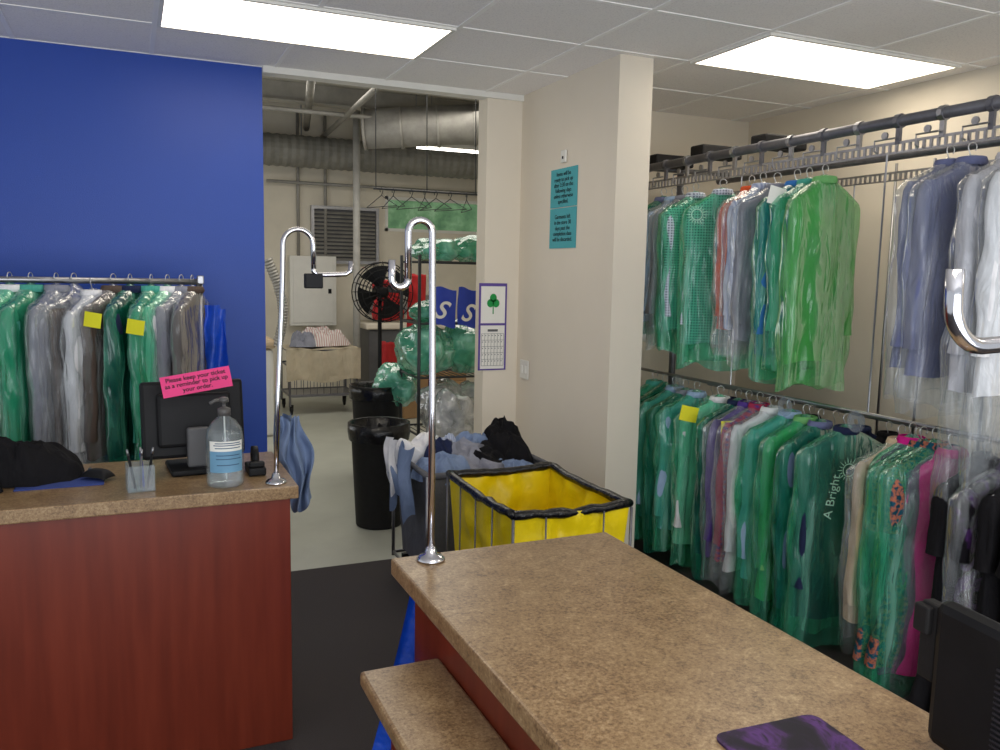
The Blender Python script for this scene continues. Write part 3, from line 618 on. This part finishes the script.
for r in range(5):
    for q in range(7): b.box((-.082+.025*q,-.0073,-.232+.042*r),(-.076+.025*q,-.0055,-.226+.042*r),1)
b.box((-.04,-.0073,-.035),(.04,-.0055,-.02),1);b.obj('month_page',[M_paper,M_gplast],ca)

# ---------------------------------------------------------------- rear room
o=top('round_duct','large galvanised round ventilation duct','duct')
b=B();pts=[(2.45,9.4,3.2),(3.2,9.1,3.26),(5.5,8.2,3.4)]
b.tube(pts,.22,24);b.obj('duct_pipe',M_duct,o,smooth=True)
b=B()
for i in range(8):
    t=i/8;p0=Vector(pts[0]).lerp(Vector(pts[2]),t);d=(Vector(pts[2])-Vector(pts[0])).normalized();b.tube([p0,p0+d*.03],.232,24)
b.obj('duct_seams',M_duct,o,smooth=True)
B().tube([(3.0,9.2,3.4),(3.0,9.2,3.7)],.008,6).tube([(4.6,8.55,3.5),(4.6,8.55,3.7)],.008,6).obj('hanger_rods',M_steel,o)
o=top('round_duct','long corrugated grey duct along the rear wall','duct')
b=B();q=[];rs=[];x=-1.0
while x<5.5:
    q.append((x,10.7,3.08));rs.append(.2 if len(q)%2 else .188);x+=.05
b.tube(q,rs,20);b.obj('duct_pipe',mat('corrugated duct grey',(136,134,126),.6,.1,var=.2,scale=5),o)
b=B()
for x in (0,2,4): b.tube([(x,10.7,3.2),(x,10.7,3.7)],.008,6)
b.obj('hanger_rods',M_steel,o)
for i,y in enumerate((6.2,7.4,8.6,9.8)):
    o=B().box((-1.1,y-.04,3.5),(5.6,y+.04,3.7)).box((-1.1,y-.08,3.49),(5.6,y+.08,3.505)).obj('ceiling_joist',M_dbeam);tag(o,'painted steel joist below the rear ceiling','joist','rear ceiling joists')
for i,(a,c,r) in enumerate([((2.0,5.2,3.3),(2.3,10.9,3.3),.03),((1.1,5.2,3.35),(2.1,10.9,3.4),.04),((-1,8.0,3.42),(5.5,8.0,3.42),.03),((-1,9.2,3.3),(5.5,9.2,3.3),.025),((1.6,10.9,2.72),(4.9,10.9,2.72),.02)]):
    o=B().tube([a,c],r,10).obj('ceiling_pipe',M_duct,smooth=True);tag(o,'thin overhead service pipe in the rear room','pipe','overhead pipes')
o=B().tube([(2.57,10.2,0),(2.57,10.2,3.7)],.045,16).lathe([(.09,0),(.09,.015),(.05,.02)],(2.57,10.2,0)).obj('support_column',mat('painted column',(190,188,182),.5),smooth=True);tag(o,'slim light grey round steel column','column')
lv=top('wall_louver','metal louvered exhaust vent on rear wall','vent',(2.61,10.99,2.08))
b=B().box((-.45,-.06,-.37),(-.41,0,.37)).box((.41,-.06,-.37),(.45,0,.37)).box((-.41,-.06,.33),(.41,0,.37)).box((-.41,-.06,-.37),(.41,0,-.33)).obj('frame',M_steel,lv)
b=B()
for i in range(13): b.box((-.41,-.055,-.32+i*.05),(.41,-.02,-.308+i*.05),0,Matrix.Rotation(math.radians(35),3,'X'))
b.obj('slats',M_duct,lv);B().box((-.41,-.01,-.33),(.41,-.002,.33)).obj('opening_shade_plate',M_gplast,lv)  # flat grey plate stands in for the shade behind the slats
el=top('electrical_panel','light grey electrical breaker box on rear wall','electrical panel',(2.17,10.99,1.35))
B().box((-.3,-.12,-.45),(.3,0,.45)).obj('cabinet_box',M_white,el,bevel=.008)
B().box((-.26,-.13,-.41),(.26,-.121,.41)).obj('panel_door',M_white,el,bevel=.003);B().box((.19,-.14,-.03),(.23,-.131,.03)).obj('latch',M_black,el)
for i,(x,z0,z1) in enumerate([(2.0,1.8,3.6),(2.35,1.8,3.6),(3.05,.3,1.7)]):
    o=B().tube([(x,10.96,z0),(x,10.96,z1)],.02,8).obj('wall_conduit',M_duct,smooth=True);tag(o,'vertical metal conduit on the rear wall','conduit','rear wall conduits')
q=[];rs=[]
for i in range(60):
    t=i/60;q.append((1.20+.14*math.sin(t*2.6),8.2,1.72-.85*t));rs.append(.05 if i%2 else .042)
hs=B().tube(q,rs,14).obj('flexible_hose',M_duct,smooth=False);tag(hs,'corrugated grey flexible hose hanging down','hose')
sm=top('steam_press','pale steam press machine with rounded head','laundry machine',(1.05,8.5,0))
B().box((-.3,-.3,0),(.2,.3,.85)).obj('cabinet_body',M_white,sm,bevel=.03);B().box((-.35,-.33,.86),(.22,.33,.95)).obj('press_bed',CL['beige'],sm,bevel=.03)
for (x,y,z) in ((3.72,9.6,3.08),(1.0,7.2,3.4),(3.0,7.0,3.45)):
    fs=top('strip_light','bare fluorescent strip light in the rear room','strip light',(x,y,z),group='rear strip lights')
    B().box((-.6,-.05,.02),(.6,.05,.07)).obj('housing',M_white,fs);B().tube([(-.58,0,0),(.58,0,0)],.012,10).obj('tube',emis('fluorescent tube',(255,250,240),7),fs,smooth=True)
    B().tube([(-.4,0,.07),(-.4,0,3.7-z)],.005,6).tube([(.4,0,.07),(.4,0,3.7-z)],.005,6).obj('hanger_rods',M_steel,fs)
# overhead hanger rail with wires and empty hangers
hr=top('hanging_rail','thin overhead steel rail hung on wires above shelving','rail',(2.15,6.6,2.28))
B().tube([(-.35,0,0),(.55,0,0)],.008,8).obj('bar',M_wire,hr,smooth=True)
for x in (-.33,.1,.53): B().tube([(x,0,0),(x+.02,.1,1.42)],.004,6).obj('hanging_wire',M_wire,hr)
for i in range(7):
    hg=top('wire_hanger','empty wire coat hanger on the overhead rail','hanger',(1.86+i*.12+random.uniform(-.02,.02),6.6,2.29),random.uniform(.9,2.2),'empty wire hangers on overhead rail')
    B().tube(arc((0,0,-.02),.02,-40,200,8)+[(0,0,-.06),(-.2,0,-.15),(.2,0,-.15),(0,0,-.06)],.0035,6).obj('hanger_frame',M_wire,hg,smooth=True)
# fan
fa=top('pedestal_fan','black industrial pedestal fan with wire cage','fan',(2.27,8.0,0))
fz=1.42
b=B()
for r in (.29,.22,.15,.08):
    for y in(-.09,.05): b.tube([(r*math.cos(2*math.pi*i/28),y,fz+r*math.sin(2*math.pi*i/28)) for i in range(29)],.006,5)
for i in range(20):
    a=2*math.pi*i/20;b.tube([(.05*math.cos(a),-.10,fz+.05*math.sin(a)),(.2*math.cos(a),-.1,fz+.2*math.sin(a)),(.3*math.cos(a),-.02,fz+.3*math.sin(a)),(.2*math.cos(a),.06,fz+.2*math.sin(a)),(.05*math.cos(a),.07,fz+.05*math.sin(a))],.003,4)
b.obj('cage',M_black,fa)
b=B()
for i in range(4):
    a=i*math.pi/2+.4
    def f(u,v,a=a):
        r=.04+.22*u;aa=a+(v-.5)*1.1*(.6+.5*u);return (r*math.cos(aa),-.03+(v-.5)*.06,fz+r*math.sin(aa))
    b.grid(f,8,6)
b.obj('blades',M_black,fa,smooth=True)
B().lathe([(.03,-.07),(.055,-.05),(.06,.05),(.06,.16),(.03,.2)],(0,0,fz),18,axis='y').obj('motor',M_black,fa,smooth=True)
B().tube([(0,.08,fz-.03),(0,.08,.04)],.02,10).lathe([(.25,0),(.25,.02),(.06,.05),(.03,.07)],(0,.08,0),28).obj('stand',M_black,fa,smooth=True)
# rear laundry cart
rc=top('laundry_cart','wire laundry cart with cloth cover and folded linens','laundry cart',(1.97,9.6,0))
b=B()
for x in(-.38,.38):
    for y in(-.28,.28): b.tube([(x,y,.1),(x,y,.72)],.014,8)
for z in (.22,.55,.72): b.tube([(-.38,-.28,z),(.38,-.28,z),(.38,.28,z),(-.38,.28,z),(-.38,-.28,z)],.011,8)
for i in range(11):
    x=-.38+.076*i
    for y in(-.28,.28): b.tube([(x,y,.22),(x,y,.55)],.004,4)
b.obj('frame',M_dsteel,rc)
casters(rc,.36,.26,.045)
B().box((-.38,-.28,.2),(.38,.28,.22)).obj('shelf',M_steel,rc)
B().grid(lambda u,v:(-.42+.84*u,-.31-.012*math.sin(u*30),.74-.36*v+.02*math.sin(u*9)),40,6).grid(lambda u,v:(-.42+.84*u,-.31+.62*v,.745+.02*nn(u*4,v*4)),20,10).obj('cloth_cover',cloth('cream cart cover',(196,184,160)),rc,smooth=True)
crumple('folded_linen','striped folded linens on the cart','linens',(2.02,9.6,.76),.3,.2,.24,cloth('striped linen',(190,150,146),(225,225,220),'stripe',12),8.2)
crumple('folded_linen','grey towel heap on the cart','linens',(1.78,9.5,.76),.16,.16,.2,CL['grey'],9.9)
# wire shelf
ws=top('wire_shelving','dark wire shelving rack holding bagged laundry','shelving',(2.22,6.0,0))
b=B()
for x in(-.3,.34):
    for y in(-.22,.22): b.tube([(x,y,0),(x,y,1.75)],.013,8)
b.obj('posts',M_wire,ws,smooth=True)
for z in(.42,.85,1.25,1.70):
    b=B().tube([(-.3,-.22,z),(.34,-.22,z),(.34,.22,z),(-.3,.22,z),(-.3,-.22,z)],.009,6)
    for i in range(13): b.tube([(-.3+.64*i/13,-.22,z),(-.3+.64*i/13,.22,z)],.004,4)
    b.obj('shelf',M_wire,ws)
def bundle(loc,r,h,mt,l,sd,name='bagged_laundry',sy=1):
    def f(u,v):
        ph=math.pi*(u-.5);th=2*math.pi*v;c=math.cos(ph)
        d=Vector((c*math.cos(th),c*math.sin(th),math.sin(ph)))
        k=1+.22*noise.noise(d*1.6+Vector((sd,0,0)))+.10*(1-2*abs(noise.noise(d*2.8+Vector((sd,0,0)))))
        return (d.x*r*k,d.y*r*k*sy,max(0,h*.5+d.z*h*.55*k))
    o=B().grid(f,30,48).obj(name,mt,loc=loc,smooth=True)
    tag(o,l,'laundry bag','bagged laundry in rear room')
M_gb=film('green laundry bag film',(92,180,148),.75,(190,240,215),(140,214,186),bst=.6,vs=1,fs=7,ro=.25,gl=.4);M_cb=film('clear laundry bag film',(190,194,196),.55,(235,238,240),(235,235,235),bst=.6,vs=1,fs=7,ro=.25,gl=.4)
bundle((2.04,6.0,.86),.22,.36,M_gb,'green plastic bag of laundry on middle shelf',1.)
bundle((2.36,6.0,.86),.20,.36,M_gb,'green plastic laundry bag beside another on shelf',4.)
bundle((2.12,6.0,1.71),.19,.16,M_gb,'green plastic bag on the top shelf',2.)
bundle((2.40,6.0,1.71),.16,.18,M_gb,'green bag lying on top shelf end',7.)
bundle((2.06,6.0,1.26),.14,.14,M_gb,'flat green bag on the third shelf',11.)
bundle((2.18,6.0,.43),.2,.34,M_cb,'clear plastic bag of white laundry',3.)
bundle((2.42,6.0,.43),.16,.32,M_cb,'clear bag of linens on bottom shelf',6.)
bundle((2.14,5.6,.0),.22,.72,M_cb,'tall clear plastic bag of laundry on concrete',9.)
bundle((1.92,6.35,.56),.17,.32,M_gb,'small green bag resting on the far bin',5.)
for i,x in enumerate((2.1,2.3,2.48)):
    pz=top('blue_banner','royal blue printed bag with white lettering on shelf','printed bag',(x,5.76,1.38),random.uniform(-.2,.2),'blue printed bags on wire shelf')
    B().grid(lambda u,v:(-.095+.19*u,.012*math.sin(u*7+v*4),-.15+.28*v+.015*math.sin(u*5+i)),8,6).obj('bag_face',M_bluep,pz,smooth=True)
    text('S',.19,M_paper,pz,(-.03,-.018,-.03-.02*i),(math.pi/2,.25,0),bold=.003,shear=.3)
def flatred(loc,wd,ht,l,sd):
    rd=B().grid(lambda u,v:(wd*(u-.5)*(1+.15*nn(v*3,sd)),.05*math.sin(math.pi*u)*-1+.02*nn(u*5,v*5,sd),ht*v+.02*nn(u*3,sd)),18,22).obj('laundry_bag',M_red,loc=loc,smooth=True,solid=.03);tag(rd,l,'laundry bag')
flatred((2.42,8.3,1.12),.32,.42,'flat red fabric bag hanging behind the fan',1.)
flatred((2.66,8.1,1.0),.2,.6,'narrow red fabric bag hung near shelving',3.)
flatred((2.42,8.3,.15),.2,.75,'red fabric laundry bag standing upright',5.)
for i,(x,y,z,sx,sy,sz) in enumerate([(3.3,8.9,0,.4,.35,.4),(3.3,8.9,.4,.34,.3,.3),(2.85,8.9,0,.3,.3,.5),(2.9,8.95,.5,.25,.25,.25)]):
    bx=top('cardboard_box','closed brown cardboard box stacked near the fan','box',(x,y,z+.001),.1*i,'cardboard boxes near fan')
    B().box((-sx/2,-sy/2,0),(sx/2,sy/2,sz-.002)).obj('carton_body',M_card,bx,bevel=.004);B().box((-.025,-sy/2-.001,sz-.06),(.025,sy/2+.001,sz-.001)).obj('packing_tape',M_paper,bx)
o=top('press_machine','grey laundry press machine against the rear wall','laundry machine',(3.2,10.4,0))
B().box((-.5,-.3,0),(.5,.3,.9)).obj('cabinet_body',M_gplast,o,bevel=.02);B().box((-.55,-.35,.9),(.55,.35,.98)).obj('press_bed',M_beige,o,bevel=.02)
B().box((-.5,-.3,1.15),(.5,.2,1.25),0,Matrix.Rotation(.3,3,'X')).tube([(.45,.25,.9),(.45,.2,1.25)],.03).obj('press_head',M_steel,o,bevel=.02)

# ---------------------------------------------------------------- lights
def area(loc,rot,sx,sy,en,col):
    l=bpy.data.lights.new('lamp','AREA');l.shape='RECTANGLE';l.size=sx;l.size_y=sy;l.energy=en;l.color=col
    o=bpy.data.objects.new('lamp',l);C.objects.link(o);o.location=loc;o.rotation_euler=rot;return o
area((.6,-1.45,1.2),(math.radians(108),0,0),3.6,1.8,100,(.9,.94,1))       # storefront daylight behind camera
area((2.2,7.5,3.4),(0,0,0),3.0,2.5,65,(1,.95,.86))
area((-.9,7.8,2.0),(0,math.radians(-115),0),2.0,3.0,30,(.9,.95,1))       # added side lamp, tilted up to brighten the rear room
w=bpy.data.worlds.new('world');sc.world=w;w.use_nodes=True
bgn=w.node_tree.nodes['Background'];bgn.inputs[0].default_value=(.9,.94,1,1);bgn.inputs[1].default_value=.68
# ---------------------------------------------------------------- camera
P=math.radians(7);YW=math.radians(24);R=.02
f=Vector((math.cos(P)*math.sin(YW),math.cos(P)*math.cos(YW),-math.sin(P)))
r=Vector((math.cos(YW),-math.sin(YW),0));u=Vector((math.sin(P)*math.sin(YW),math.sin(P)*math.cos(YW),math.cos(P)))
cx=(r+R*u).normalized();cy=(u-R*r).normalized()
cam=bpy.data.cameras.new('camera');co=bpy.data.objects.new('camera',cam);C.objects.link(co)
mw=Matrix((cx,cy,-f)).transposed().to_4x4();mw.translation=Vector((0,0,1.63));co.matrix_world=mw
cam.sensor_width=36;cam.lens=29.9;cam.clip_start=.02
sc.camera=co
